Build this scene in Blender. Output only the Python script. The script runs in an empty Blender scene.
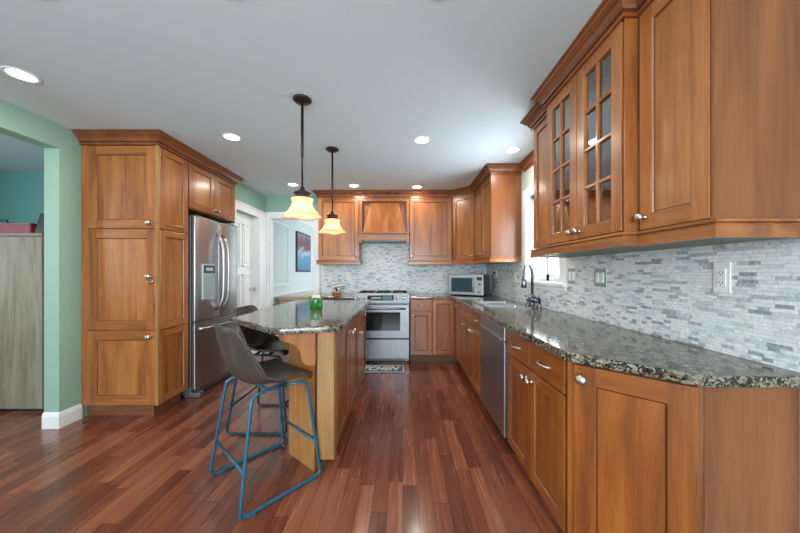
import bpy, math, random
from mathutils import Vector, Matrix
random.seed(7)
PI = math.pi
S = bpy.context.scene
COL = S.collection

# ------------------------------------------------------------------ camera
CAMH = 1.247
cd = bpy.data.cameras.new('camera'); cam = bpy.data.objects.new('camera', cd); COL.objects.link(cam)
cd.sensor_width = 36; cd.lens = 292 / 800 * 36
cd.shift_x = -3 / 800; cd.shift_y = 5.5 / 800
cd.clip_start = 0.05
cam.location = (0, 0, CAMH); cam.rotation_euler = (PI / 2, 0, 0)
S.camera = cam

# ------------------------------------------------------------------ world / light / exposure
S.view_settings.view_transform = 'Standard'
S.view_settings.look = 'None'
S.view_settings.gamma = 1
S.view_settings.use_curve_mapping = False
S.view_settings.exposure = 0.16
W = bpy.data.worlds.new('sky'); S.world = W; W.use_nodes = True
bg = W.node_tree.nodes['Background']
bg.inputs[0].default_value = (0.78, 0.91, 1.0, 1); bg.inputs[1].default_value = 2.2

def area(name, loc, rot, sx, sy, power, col):
    l = bpy.data.lights.new(name, 'AREA'); l.shape = 'RECTANGLE'; l.size = sx; l.size_y = sy
    l.energy = power; l.color = col
    o = bpy.data.objects.new(name, l); COL.objects.link(o); o.location = loc; o.rotation_euler = rot
    return o
DAY = (0.86, 0.94, 1.0)
area('daylight_fill_rear', (-0.6, -2.9, 1.45), (PI / 2 + .5, 0, 0), 3.2, 1.9, 215, DAY)          # added fill lamp inside the rear glazing, tilted up to brighten the ceiling
area('daylight_sink_window', (1.50, 2.74, 1.62), (0, PI / 2, 0), 0.6, 0.8, 26, DAY)   # through the sink window, towards -X
area('daylight_dining', (-0.2, 6.8, 1.5), (0, PI / 2, 0), 1.4, 1.8, 44, DAY)          # dining room windows, towards -X
area('daylight_side_room', (-5.2, 0.9, 1.6), (0, -PI / 2, 0), 1.4, 1.6, 45, DAY)      # side room window, towards +X
WARM = (1.0, 0.88, 0.74)
DOWN_POWER = 4.5
PEND_POWER = 1.6

# ------------------------------------------------------------------ helpers
class MB:
    def __init__(s): s.v = []; s.f = []; s.sm = []
    def add(s, vs, fs, smooth=False, M=None):
        n = len(s.v)
        for p in vs:
            p = Vector(p)
            s.v.append(M @ p if M is not None else p)
        for f in fs:
            s.f.append(tuple(i + n for i in f)); s.sm.append(smooth)
        return s
    def box(s, x0, x1, y0, y1, z0, z1, M=None):
        vs = [(x0,y0,z0),(x1,y0,z0),(x1,y1,z0),(x0,y1,z0),(x0,y0,z1),(x1,y0,z1),(x1,y1,z1),(x0,y1,z1)]
        return s.add(vs, [(0,3,2,1),(4,5,6,7),(0,1,5,4),(1,2,6,5),(2,3,7,6),(3,0,4,7)], M=M)
    def prism(s, pts, z0, z1, M=None):          # pts ccw in xy
        n = len(pts)
        vs = [(p[0], p[1], z0) for p in pts] + [(p[0], p[1], z1) for p in pts]
        fs = [tuple(reversed(range(n))), tuple(range(n, 2*n))]
        for i in range(n): j = (i+1) % n; fs.append((i, j, n+j, n+i))
        return s.add(vs, fs, M=M)
    def lathe(s, prof, seg=24, M=None, closed=False, smooth=True):   # prof = (r, z)
        vs = []; fs = []
        for r, z in prof:
            for k in range(seg):
                a = 2*PI*k/seg; vs.append((r*math.cos(a), r*math.sin(a), z))
        for i in range(len(prof)-1):
            for k in range(seg):
                l = (k+1) % seg; fs.append((i*seg+k, i*seg+l, (i+1)*seg+l, (i+1)*seg+k))
        if prof[0][0] > 1e-4: fs.append(tuple(reversed(range(seg))))
        if prof[-1][0] > 1e-4: fs.append(tuple(range((len(prof)-1)*seg, len(prof)*seg)))
        if closed: fs = fs[:-2]
        return s.add(vs, fs, smooth, M)
    def tube(s, pts, r, seg=10, M=None):
        pts = [Vector(p) for p in pts]; n = len(pts)
        rs = r if isinstance(r, (list, tuple)) else [r]*n
        t0 = (pts[1]-pts[0]).normalized()
        up = Vector((0,0,1)) if abs(t0.z) < .9 else Vector((1,0,0))
        nrm = (up - t0*up.dot(t0)).normalized(); vs = []; fs = []
        for i in range(n):
            if i == 0: t = t0
            elif i == n-1: t = (pts[i]-pts[i-1]).normalized()
            else: t = ((pts[i]-pts[i-1]).normalized() + (pts[i+1]-pts[i]).normalized()).normalized()
            nrm = (nrm - t*nrm.dot(t)).normalized(); b = t.cross(nrm)
            for k in range(seg):
                a = 2*PI*k/seg; vs.append(pts[i] + (nrm*math.cos(a) + b*math.sin(a))*rs[i])
        for i in range(n-1):
            for k in range(seg):
                l = (k+1) % seg; fs.append((i*seg+k, i*seg+l, (i+1)*seg+l, (i+1)*seg+k))
        fs.append(tuple(reversed(range(seg)))); fs.append(tuple(range((n-1)*seg, n*seg)))
        return s.add(vs, fs, True, M)
    def sweep(s, path, prof, M=None):
        """profile (out, z) swept along an xy polyline with mitred corners; 'out' is to the right of travel"""
        P = [Vector((p[0], p[1])) for p in path]; n = len(P); m = len(prof); vs = []; fs = []
        for i in range(n):
            ds = []
            if i > 0: ds.append((P[i]-P[i-1]).normalized())
            if i < n-1: ds.append((P[i+1]-P[i]).normalized())
            ns = [Vector((d.y, -d.x)) for d in ds]
            if len(ns) == 2:
                b = (ns[0]+ns[1]).normalized(); k = 1/max(.2, b.dot(ns[0])); off = b*k
            else: off = ns[0]
            for o, z in prof: vs.append((P[i].x+off.x*o, P[i].y+off.y*o, z))
        for i in range(n-1):
            for k in range(m):
                l = (k+1) % m; fs.append((i*m+k, (i+1)*m+k, (i+1)*m+l, i*m+l))
        fs.append(tuple(range(m))); fs.append(tuple(reversed(range((n-1)*m, n*m))))
        return s.add(vs, fs, M=M)
    def build(s, name, mat, parent=None, loc=None, rot=None, bevel=0, subsurf=0, solid=0, seg=2):
        me = bpy.data.meshes.new(name); me.from_pydata([tuple(p) for p in s.v], [], s.f)
        for p, q in zip(me.polygons, s.sm): p.use_smooth = q
        me.validate(); me.update()
        import bmesh
        bm = bmesh.new(); bm.from_mesh(me); bmesh.ops.recalc_face_normals(bm, faces=bm.faces); bm.to_mesh(me); bm.free()
        me.materials.append(mat)
        o = bpy.data.objects.new(name, me); COL.objects.link(o)
        if parent: o.parent = parent
        if loc: o.location = loc
        if rot: o.rotation_euler = rot
        if solid:
            d = o.modifiers.new('s', 'SOLIDIFY'); d.thickness = solid; d.offset = 0
        if bevel:
            b = o.modifiers.new('b', 'BEVEL'); b.width = bevel; b.segments = seg; b.limit_method = 'ANGLE'; b.angle_limit = math.radians(40)
        if subsurf:
            u = o.modifiers.new('u', 'SUBSURF'); u.levels = subsurf; u.render_levels = subsurf
        return o

def tag(o, label=None, cat=None, group=None, kind=None):
    if label: o['label'] = label
    if cat: o['category'] = cat
    if group: o['group'] = group
    if kind: o['kind'] = kind
    return o
def thing(name, label, cat, loc=(0,0,0), rz=0, group=None):
    o = bpy.data.objects.new(name, None); COL.objects.link(o); o.empty_display_size = .05
    o.location = loc; o.rotation_euler = (0, 0, rz)
    return tag(o, label, cat, group)
def struct(name, mb, mat, label=None, **k):
    o = mb.build(name, mat, **k); o['kind'] = 'structure'
    if label: o['label'] = label
    return o
def hollow(mb, x0, x1, y0, y1, z0, z1, t=.015):
    """cabinet box open to the front (-y)"""
    mb.box(x0, x0+t, y0, y1, z0, z1); mb.box(x1-t, x1, y0, y1, z0, z1)
    mb.box(x0+t, x1-t, y0, y1, z0, z0+t); mb.box(x0+t, x1-t, y0, y1, z1-t, z1)
    mb.box(x0+t, x1-t, y1-t, y1, z0+t, z1-t)

# ------------------------------------------------------------------ materials
def newmat(name):
    m = bpy.data.materials.new(name); m.use_nodes = True
    nt = m.node_tree; return m, nt, nt.nodes['Principled BSDF']
def plain(name, col, rough=.5, metal=0, **kw):
    m, nt, p = newmat(name)
    p.inputs['Base Color'].default_value = (*col, 1); p.inputs['Roughness'].default_value = rough; p.inputs['Metallic'].default_value = metal
    for k, v in kw.items(): p.inputs[k.replace('_', ' ')].default_value = v
    return m
def N(nt, t, **kw):
    n = nt.nodes.new(t)
    for k, v in kw.items(): setattr(n, k, v)
    return n
def ramp(nt, stops, interp='LINEAR'):
    r = N(nt, 'ShaderNodeValToRGB'); e = r.color_ramp; e.interpolation = interp
    while len(e.elements) < len(stops): e.elements.new(.5)
    for el, (p, c) in zip(e.elements, stops): el.position = p; el.color = (*c, 1)
    return r
def math_(nt, op, a, b=None):
    n = N(nt, 'ShaderNodeMath', operation=op)
    for i, x in enumerate((a, b)):
        if x is None: continue
        if isinstance(x, (int, float)): n.inputs[i].default_value = x
        else: nt.links.new(x, n.inputs[i])
    return n.outputs[0]

def wood(name, tones, axis='z', rough=.32, coat=.35, scale=1.0, rand=.35, fig=.5):
    """tones: dark, mid, light"""
    m, nt, p = newmat(name); L = nt.links
    tc = N(nt, 'ShaderNodeTexCoord'); oi = N(nt, 'ShaderNodeObjectInfo')
    off = N(nt, 'ShaderNodeVectorMath', operation='SCALE'); off.inputs[0].default_value = (13.1, 7.7, 5.3); L.new(oi.outputs['Random'], off.inputs['Scale'])
    ad = N(nt, 'ShaderNodeVectorMath', operation='ADD'); L.new(tc.outputs['Object'], ad.inputs[0]); L.new(off.outputs[0], ad.inputs[1])
    mp = N(nt, 'ShaderNodeMapping'); L.new(ad.outputs[0], mp.inputs[0])
    lo, hi = 1.3*scale, 14*scale
    mp.inputs['Scale'].default_value = {'z': (hi, hi, lo), 'x': (lo, hi, hi), 'y': (hi, lo, hi)}[axis]
    n1 = N(nt, 'ShaderNodeTexNoise'); n1.inputs['Scale'].default_value = 1; n1.inputs['Detail'].default_value = 5; n1.inputs['Distortion'].default_value = fig; L.new(mp.outputs[0], n1.inputs['Vector'])
    mp2 = N(nt, 'ShaderNodeMapping'); L.new(ad.outputs[0], mp2.inputs[0])
    lo, hi = 9*scale, 190*scale
    mp2.inputs['Scale'].default_value = {'z': (hi, hi, lo), 'x': (lo, hi, hi), 'y': (hi, lo, hi)}[axis]
    n2 = N(nt, 'ShaderNodeTexNoise'); n2.inputs['Scale'].default_value = 1; n2.inputs['Detail'].default_value = 3; L.new(mp2.outputs[0], n2.inputs['Vector'])
    v = math_(nt, 'ADD', math_(nt, 'MULTIPLY', n1.outputs[0], .75), math_(nt, 'MULTIPLY', n2.outputs[0], .25))
    v = math_(nt, 'ADD', v, math_(nt, 'MULTIPLY', math_(nt, 'SUBTRACT', oi.outputs['Random'], .5), rand*.3))
    r = ramp(nt, [(.33, tones[0]), (.5, tones[1]), (.68, tones[2])]); L.new(v, r.inputs[0])
    L.new(r.outputs[0], p.inputs['Base Color'])
    p.inputs['Roughness'].default_value = rough; p.inputs['Coat Weight'].default_value = coat; p.inputs['Coat Roughness'].default_value = .18
    b = N(nt, 'ShaderNodeBump'); b.inputs['Strength'].default_value = .04; b.inputs['Distance'].default_value = .002; L.new(n2.outputs[0], b.inputs['Height']); L.new(b.outputs[0], p.inputs['Normal'])
    return m
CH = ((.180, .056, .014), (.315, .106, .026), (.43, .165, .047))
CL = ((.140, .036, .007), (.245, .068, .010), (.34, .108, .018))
cherry = wood('cherry_vertical', CH); cherry['tone'] = 'cherry'
cherry_h = wood('cherry_horizontal', CH, 'x')
cherry_panel = wood('cherry_panel', ((.190, .060, .015), (.33, .117, .029), (.455, .182, .053)), scale=.9, rand=.5, fig=.7)
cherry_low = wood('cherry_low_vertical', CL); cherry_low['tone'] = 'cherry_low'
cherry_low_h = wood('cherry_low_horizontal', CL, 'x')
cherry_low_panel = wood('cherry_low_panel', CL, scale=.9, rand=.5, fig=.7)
cherry_y = wood('cherry_moulding', ((.12, .034, .010), (.205, .060, .016), (.285, .092, .025)), 'y')
pier_m = wood('golden_pier_wood', ((.25, .095, .028), (.37, .16, .048), (.47, .225, .075)), scale=.7, rand=.1, fig=1.6)
groove_m = plain('dark_groove', (.060, .018, .007), .5)  # dark tone for the inner step around each door panel
ply = wood('cherry_end_panel', ((.120, .036, .010), (.200, .064, .018), (.28, .098, .030)), scale=.55, rand=.2, fig=.6)
maple = wood('pale_island_wood', ((.24, .115, .036), (.34, .168, .055), (.43, .228, .080)), scale=.7)
greywood = wood('grey_laminate', ((.17, .155, .105), (.27, .25, .175), (.36, .34, .255)), scale=.6, coat=0, rough=.6, fig=1.2)
under_m = plain('grey_green_underside', (.20, .22, .19), .6)
tan = wood('tan_table_wood', ((.36, .24, .13), (.5, .36, .22), (.6, .46, .3)), 'x')

def planks():
    m, nt, p = newmat('brazilian_cherry_planks'); L = nt.links
    tc = N(nt, 'ShaderNodeTexCoord'); sp = N(nt, 'ShaderNodeSeparateXYZ'); L.new(tc.outputs['Object'], sp.inputs[0])
    w, ln = .083, .62
    fx = math_(nt, 'DIVIDE', sp.outputs[0], w); ix = math_(nt, 'FLOOR', fx); ux = math_(nt, 'FRACT', fx)
    wn = N(nt, 'ShaderNodeTexWhiteNoise', noise_dimensions='1D'); L.new(ix, wn.inputs['W'])
    fy = math_(nt, 'ADD', math_(nt, 'DIVIDE', sp.outputs[1], ln), math_(nt, 'MULTIPLY', wn.outputs[0], 7.3)); iy = math_(nt, 'FLOOR', fy); uy = math_(nt, 'FRACT', fy)
    cb = N(nt, 'ShaderNodeCombineXYZ'); L.new(ix, cb.inputs[0]); L.new(iy, cb.inputs[1])
    w2 = N(nt, 'ShaderNodeTexWhiteNoise', noise_dimensions='2D'); L.new(cb.outputs[0], w2.inputs['Vector'])
    sc = N(nt, 'ShaderNodeVectorMath', operation='SCALE'); L.new(w2.outputs['Color'], sc.inputs[0]); sc.inputs['Scale'].default_value = 9
    ad = N(nt, 'ShaderNodeVectorMath', operation='ADD'); L.new(tc.outputs['Object'], ad.inputs[0]); L.new(sc.outputs[0], ad.inputs[1])
    mp = N(nt, 'ShaderNodeMapping'); mp.inputs['Scale'].default_value = (38, 2.2, 1); L.new(ad.outputs[0], mp.inputs[0])
    n1 = N(nt, 'ShaderNodeTexNoise'); n1.inputs['Scale'].default_value = 1; n1.inputs['Detail'].default_value = 6; n1.inputs['Distortion'].default_value = 1.1; L.new(mp.outputs[0], n1.inputs['Vector'])
    v = math_(nt, 'ADD', math_(nt, 'MULTIPLY', w2.outputs[0], .42), math_(nt, 'MULTIPLY', n1.outputs[0], .62))
    r = ramp(nt, [(.20, (.070, .019, .012)), (.40, (.145, .040, .022)), (.60, (.225, .068, .035)), (.84, (.33, .125, .065))]); L.new(v, r.inputs[0])
    ex = math_(nt, 'MINIMUM', ux, math_(nt, 'SUBTRACT', 1, ux)); ey = math_(nt, 'MINIMUM', uy, math_(nt, 'SUBTRACT', 1, uy))
    sx = math_(nt, 'LESS_THAN', ex, .012); sy = math_(nt, 'LESS_THAN', ey, .0022); seam = math_(nt, 'MAXIMUM', sx, sy)
    mx = N(nt, 'ShaderNodeMix', data_type='RGBA'); L.new(seam, mx.inputs[0]); L.new(r.outputs[0], mx.inputs[6]); mx.inputs[7].default_value = (.02, .006, .004, 1)
    L.new(mx.outputs[2], p.inputs['Base Color']); 
    rr = math_(nt, 'ADD', .17, math_(nt, 'MULTIPLY', n1.outputs[0], .16)); L.new(rr, p.inputs['Roughness'])
    b = N(nt, 'ShaderNodeBump'); b.inputs['Strength'].default_value = .25; b.inputs['Distance'].default_value = .0015
    L.new(math_(nt, 'SUBTRACT', math_(nt, 'MULTIPLY', n1.outputs[0], .35), seam), b.inputs['Height']); L.new(b.outputs[0], p.inputs['Normal'])
    p.inputs['Coat Weight'].default_value = .3; p.inputs['Coat Roughness'].default_value = .12
    return m
floor_m = planks()

def mosaic():
    """thin stacked strips of veined marble; works on x- and y-facing walls (u = x + y)"""
    m, nt, p = newmat('marble_strip_mosaic'); L = nt.links
    tc = N(nt, 'ShaderNodeTexCoord'); sp = N(nt, 'ShaderNodeSeparateXYZ'); L.new(tc.outputs['Object'], sp.inputs[0])
    u = math_(nt, 'ADD', sp.outputs[0], sp.outputs[1])
    fz = math_(nt, 'DIVIDE', sp.outputs[2], .0140); iz = math_(nt, 'FLOOR', fz); uz = math_(nt, 'FRACT', fz)
    wn = N(nt, 'ShaderNodeTexWhiteNoise', noise_dimensions='1D'); L.new(iz, wn.inputs['W'])
    ln = math_(nt, 'ADD', .03, math_(nt, 'MULTIPLY', wn.outputs[0], .05))
    fu = math_(nt, 'ADD', math_(nt, 'DIVIDE', u, ln), math_(nt, 'MULTIPLY', wn.outputs[0], 31.7)); iu = math_(nt, 'FLOOR', fu); uu = math_(nt, 'FRACT', fu)
    cb = N(nt, 'ShaderNodeCombineXYZ'); L.new(iz, cb.inputs[0]); L.new(iu, cb.inputs[1])
    w2 = N(nt, 'ShaderNodeTexWhiteNoise', noise_dimensions='2D'); L.new(cb.outputs[0], w2.inputs['Vector'])
    n1 = N(nt, 'ShaderNodeTexNoise'); n1.inputs['Scale'].default_value = 34; n1.inputs['Detail'].default_value = 5; n1.inputs['Distortion'].default_value = 2.0
    L.new(tc.outputs['Object'], n1.inputs['Vector'])
    pw = math_(nt, 'POWER', w2.outputs[0], 3.4)
    v = math_(nt, 'ADD', math_(nt, 'MULTIPLY', pw, .5), math_(nt, 'MULTIPLY', n1.outputs[0], .75))
    r = ramp(nt, [(.26, (.84, .87, .87)), (.42, (.72, .76, .77)), (.56, (.58, .63, .66)), (.74, (.40, .45, .49)), (.92, (.22, .26, .29))]); L.new(v, r.inputs[0])
    ez = math_(nt, 'MINIMUM', uz, math_(nt, 'SUBTRACT', 1, uz)); eu = math_(nt, 'MINIMUM', uu, math_(nt, 'SUBTRACT', 1, uu))
    g = math_(nt, 'MAXIMUM', math_(nt, 'LESS_THAN', ez, .05), math_(nt, 'LESS_THAN', eu, .012))
    mx = N(nt, 'ShaderNodeMix', data_type='RGBA'); L.new(math_(nt, 'MULTIPLY', g, .6), mx.inputs[0]); L.new(r.outputs[0], mx.inputs[6]); mx.inputs[7].default_value = (.42, .44, .43, 1)
    L.new(mx.outputs[2], p.inputs['Base Color']); p.inputs['Roughness'].default_value = .38
    b = N(nt, 'ShaderNodeBump'); b.inputs['Strength'].default_value = .5; b.inputs['Distance'].default_value = .002
    L.new(math_(nt, 'SUBTRACT', w2.outputs[0], g), b.inputs['Height']); L.new(b.outputs[0], p.inputs['Normal'])
    return m
mosaic_m = mosaic()

def granite():
    m, nt, p = newmat('speckled_granite'); L = nt.links
    tc = N(nt, 'ShaderNodeTexCoord')
    vo = N(nt, 'ShaderNodeTexVoronoi'); vo.inputs['Scale'].default_value = 120; vo.inputs['Randomness'].default_value = 1
    n0 = N(nt, 'ShaderNodeTexNoise'); n0.inputs['Scale'].default_value = 55; n0.inputs['Detail'].default_value = 4
    ad = N(nt, 'ShaderNodeMix', data_type='VECTOR'); ad.inputs[0].default_value = .02
    L.new(tc.outputs['Object'], n0.inputs['Vector']); L.new(tc.outputs['Object'], ad.inputs[4]); L.new(n0.outputs['Color'], ad.inputs[5]); L.new(ad.outputs[1], vo.inputs['Vector'])
    sp = N(nt, 'ShaderNodeSeparateColor'); L.new(vo.outputs['Color'], sp.inputs[0])
    n1 = N(nt, 'ShaderNodeTexNoise'); n1.inputs['Scale'].default_value = 22; n1.inputs['Detail'].default_value = 6; L.new(tc.outputs['Object'], n1.inputs['Vector'])
    v = math_(nt, 'ADD', math_(nt, 'MULTIPLY', sp.outputs[0], .55), math_(nt, 'MULTIPLY', n1.outputs[0], .5))
    r = ramp(nt, [(.29, (.006, .008, .009)), (.42, (.024, .024, .020)), (.5, (.085, .065, .042)), (.60, (.17, .135, .085)), (.72, (.21, .20, .145)), (.90, (.34, .34, .28))]); L.new(v, r.inputs[0])
    L.new(r.outputs[0], p.inputs['Base Color']); p.inputs['Roughness'].default_value = .09; p.inputs['Specular IOR Level'].default_value = .6
    return m
granite_m = granite()

def brushed(name, col, rough=.3, axis='z'):
    m, nt, p = newmat(name); L = nt.links
    tc = N(nt, 'ShaderNodeTexCoord'); mp = N(nt, 'ShaderNodeMapping'); L.new(tc.outputs['Object'], mp.inputs[0])
    mp.inputs['Scale'].default_value = {'z': (260, 260, 2), 'x': (2, 260, 260)}[axis]
    n = N(nt, 'ShaderNodeTexNoise'); n.inputs['Scale'].default_value = 1; n.inputs['Detail'].default_value = 2; L.new(mp.outputs[0], n.inputs['Vector'])
    r = math_(nt, 'ADD', rough-.06, math_(nt, 'MULTIPLY', n.outputs[0], .10)); L.new(r, p.inputs['Roughness'])
    p.inputs['Base Color'].default_value = (*col, 1); p.inputs['Metallic'].default_value = 1
    return m
steel = brushed('brushed_steel', (.40, .415, .43), .36)
steel_h = brushed('brushed_steel_horizontal', (.40, .415, .43), .36, 'x')
range_steel = brushed('range_steel', (.25, .275, .30), .40, 'x')
fridge_steel = brushed('fridge_steel', (.50, .51, .525), .34)
steel_dark = plain('grey_steel_side', (.20, .21, .21), .45, .6)
nickel = plain('satin_nickel', (.50, .47, .41), .34, 1)
bronze = plain('oil_rubbed_bronze', (.045, .032, .028), .42, .7)
gun = plain('gunmetal_faucet', (.16, .18, .21), .18, 1)
black = plain('black_enamel', (.012, .012, .013), .25)
blackglass = plain('dark_glass', (.015, .02, .022), .04, 0, Coat_Weight=1.0)
white = plain('white_trim_paint', (.80, .83, .84), .35)
white_p = plain('white_plastic', (.78, .79, .77), .4)
ceil_m = plain('ceiling_paint', (.66, .775, .845), .75)
green = plain('sage_green_paint', (.275, .44, .35), .6)
teal = plain('teal_paint', (.16, .40, .37), .6)
dining = plain('pale_blue_grey_paint', (.60, .66, .64), .6)
tealmetal = plain('teal_blue_metal', (.018, .125, .205), .30, .3)
darkmetal = plain('dark_blue_metal', (.02, .05, .07), .35, .5)
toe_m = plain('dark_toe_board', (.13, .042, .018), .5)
dark_in = plain('dark_interior', (.03, .02, .015), .7)
red_m = plain('red_case', (.20, .008, .018), .5)
grn = plain('green_glass', (.012, .17, .02), .12, 0, Coat_Weight=.6)
lawn = plain('lawn', (.10, .26, .05), .9)

def leather():
    m, nt, p = newmat('grey_brown_leather'); L = nt.links
    tc = N(nt, 'ShaderNodeTexCoord'); n = N(nt, 'ShaderNodeTexNoise'); n.inputs['Scale'].default_value = 160; n.inputs['Detail'].default_value = 3; L.new(tc.outputs['Object'], n.inputs['Vector'])
    r = ramp(nt, [(.3, (.036, .031, .023)), (.7, (.070, .060, .045))]); L.new(n.outputs[0], r.inputs[0]); L.new(r.outputs[0], p.inputs['Base Color'])
    p.inputs['Roughness'].default_value = .36
    b = N(nt, 'ShaderNodeBump'); b.inputs['Strength'].default_value = .15; b.inputs['Distance'].default_value = .001; L.new(n.outputs[0], b.inputs['Height']); L.new(b.outputs[0], p.inputs['Normal'])
    return m
leather_m = leather()

def glassmat(name='clear_glass', tint=(1, 1, 1), spec=1.0):
    m = bpy.data.materials.new(name); m.use_nodes = True; nt = m.node_tree; nt.nodes.clear(); L = nt.links
    o = N(nt, 'ShaderNodeOutputMaterial'); mx = N(nt, 'ShaderNodeMixShader'); t = N(nt, 'ShaderNodeBsdfTransparent'); g = N(nt, 'ShaderNodeBsdfGlossy')
    t.inputs[0].default_value = (*tint, 1); g.inputs['Roughness'].default_value = .02
    f = N(nt, 'ShaderNodeLayerWeight'); f.inputs[0].default_value = .5
    fr = math_(nt, 'ADD', math_(nt, 'MULTIPLY', math_(nt, 'POWER', f.outputs['Facing'], 5), .9), .04*spec)
    L.new(math_(nt, 'MINIMUM', fr, 1), mx.inputs[0]); L.new(t.outputs[0], mx.inputs[1]); L.new(g.outputs[0], mx.inputs[2]); L.new(mx.outputs[0], o.inputs[0])
    return m
glass = glassmat(); cabglass = glassmat('cabinet_glass', (.78, .86, .9), 7.5)

def emit(name, col, st):
    m, nt, p = newmat(name); p.inputs['Base Color'].default_value = (.8, .8, .8, 1)
    p.inputs['Emission Color'].default_value = (*col, 1); p.inputs['Emission Strength'].default_value = st
    return m
lamp_m = emit('lit_diffuser', (1, .97, .92), 6)
def shade_mat():
    m, nt, p = newmat('lit_alabaster_glass'); L = nt.links
    tc = N(nt, 'ShaderNodeTexCoord')
    n = N(nt, 'ShaderNodeTexNoise'); n.inputs['Scale'].default_value = 14; n.inputs['Detail'].default_value = 3; L.new(tc.outputs['Object'], n.inputs['Vector'])
    r = ramp(nt, [(.35, (.92, .66, .42)), (.65, (.97, .84, .68))]); L.new(n.outputs[0], r.inputs[0])
    p.inputs['Roughness'].default_value = .4; L.new(r.outputs[0], p.inputs['Base Color']); L.new(r.outputs[0], p.inputs['Emission Color']); p.inputs['Emission Strength'].default_value = .22
    tr = N(nt, 'ShaderNodeBsdfTranslucent'); L.new(r.outputs[0], tr.inputs[0])
    mx = N(nt, 'ShaderNodeMixShader'); mx.inputs[0].default_value = .55; L.new(p.outputs[0], mx.inputs[1]); L.new(tr.outputs[0], mx.inputs[2])
    L.new(mx.outputs[0], nt.nodes['Material Output'].inputs[0])
    return m
shade_m = shade_mat()

# ------------------------------------------------------------------ room shell
XR, YB, CZ = 1.316, 4.61, 2.43
XL, XL2 = -2.75, -2.16
def bx(*a): return MB().box(*a)
struct('floor', bx(-6.2, 2.0, -3.2, 8.8, -.1, 0), floor_m)
struct('ceiling', bx(-6.2, 2.0, -3.2, 8.8, CZ, CZ+.1), ceil_m)
# right wall with sink window opening
WY0, WY1, WZ0, WZ1 = 2.41, 3.10, 1.165, 2.05
m = MB(); m.box(XR, XR+.14, -3.1, WY0, 0, CZ); m.box(XR, XR+.14, WY1, YB+.12, 0, CZ); m.box(XR, XR+.14, WY0, WY1, 0, WZ0); m.box(XR, XR+.14, WY0, WY1, WZ1, CZ)
struct('wall_right', m, plain('pale_grey_green_paint', (.48, .53, .49), .6))
# back wall with opening to the dining room at its left end
OX0, OX1, OZ = -2.11, -1.40, 2.10
m = MB(); m.box(OX1, XR, YB, YB+.12, 0, CZ); m.box(OX0, OX1, YB, YB+.12, OZ, CZ); m.box(XL2-.12, OX0, YB, YB+.12, 0, CZ)
struct('wall_back', m, green)
# backsplash tile skins
m = MB(); m.box(-1.30, XR-.008, YB-.008, YB, .915, 1.80)
struct('wall_back_tile', m, mosaic_m)
m = MB(); t = .008
m.box(XR-t, XR, -.2, WY0-.075, .915, 1.42); m.box(XR-t, XR, WY1+.075, YB, .915, 1.42); m.box(XR-t, XR, WY0-.075, WY1+.075, .915, WZ0-.075)
struct('wall_right_tile', m, mosaic_m)
# left walls
LOY0, LOY1, LOZ = .35, 2.335, 2.238
m = MB(); m.box(XL-.12, XL, LOY1, 3.72, 0, CZ); m.box(XL-.12, XL, LOY0, LOY1, LOZ, CZ); m.box(XL-.12, XL, -3.1, LOY0, 0, CZ)
struct('wall_left', m, green)
DY0, DY1, DZ = 3.76, 4.36, 2.06
m = MB(); m.box(XL, XL2, 3.668, 3.72, 0, CZ); m.box(XL2-.12, XL2, 3.72, DY0, 0, CZ); m.box(XL2-.12, XL2, DY1, YB, 0, CZ); m.box(XL2-.12, XL2, DY0, DY1, DZ, CZ)
struct('wall_left_fridge_side', m, green)
# rear wall with wide glazing
m = MB(); m.box(XL-.12, -2.3, -3.1, -3.0, 0, CZ); m.box(1.1, XR, -3.1, -3.0, 0, CZ); m.box(-2.3, 1.1, -3.1, -3.0, 0, .35); m.box(-2.3, 1.1, -3.1, -3.0, 2.2, CZ)
struct('wall_rear', m, green)
# dining room
m = MB(); m.box(-2.32, -2.20, YB+.12, 8.6, 0, CZ); struct('wall_dining_left', m, dining)
m = MB(); m.box(-2.32, .6, 8.6, 8.7, 0, CZ); struct('wall_dining_back', m, dining)
m = MB(); m.box(.5, .6, YB+.12, 8.6, 0, CZ); struct('wall_dining_right', m, dining)
# side room
m = MB(); m.box(-6.2, XL-.12, 3.45, 3.55, 0, CZ); struct('wall_side_room_back', m, teal)
m = MB(); m.box(-6.2, -6.1, -3.1, 3.45, 0, CZ); struct('wall_side_room_left', m, teal)
m = MB(); m.box(-6.1, XL-.12, -3.2, -3.1, 0, CZ); struct('wall_side_room_near', m, teal)

def base_prof(h=.125, t=.016): return [(0, 0), (t, 0), (t, h-.03), (t-.004, h-.02), (t-.006, h-.008), (.004, h), (0, h)]
struct('baseboard_left', MB().sweep([(XL-.12, LOY1), (XL, LOY1), (XL, 2.49)], base_prof()), white)
struct('baseboard_left_near', MB().sweep([(XL, -3), (XL, LOY0)], base_prof()), white)
# dining opening casing
def casing_bar(m, x0, x1, y0, y1, z0, z1): m.box(x0, x1, y0, y1, z0, z1)
m = MB(); m.box(OX1, OX1+.09, YB-.022, YB, 0, OZ+.09); m.box(OX0-.045, OX0, YB-.022, YB, 0, OZ+.09); m.box(OX0, OX1, YB-.022, YB, OZ, OZ+.09)
m.box(OX0, OX0+.012, YB, YB+.12, 0, OZ); m.box(OX1-.012, OX1, YB, YB+.12, 0, OZ)
m.box(OX0+.012, OX1-.012, YB, YB+.12, OZ-.012, OZ)
struct('trim_1', m, white, 'white casing around the dining room opening', bevel=.003)
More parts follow.
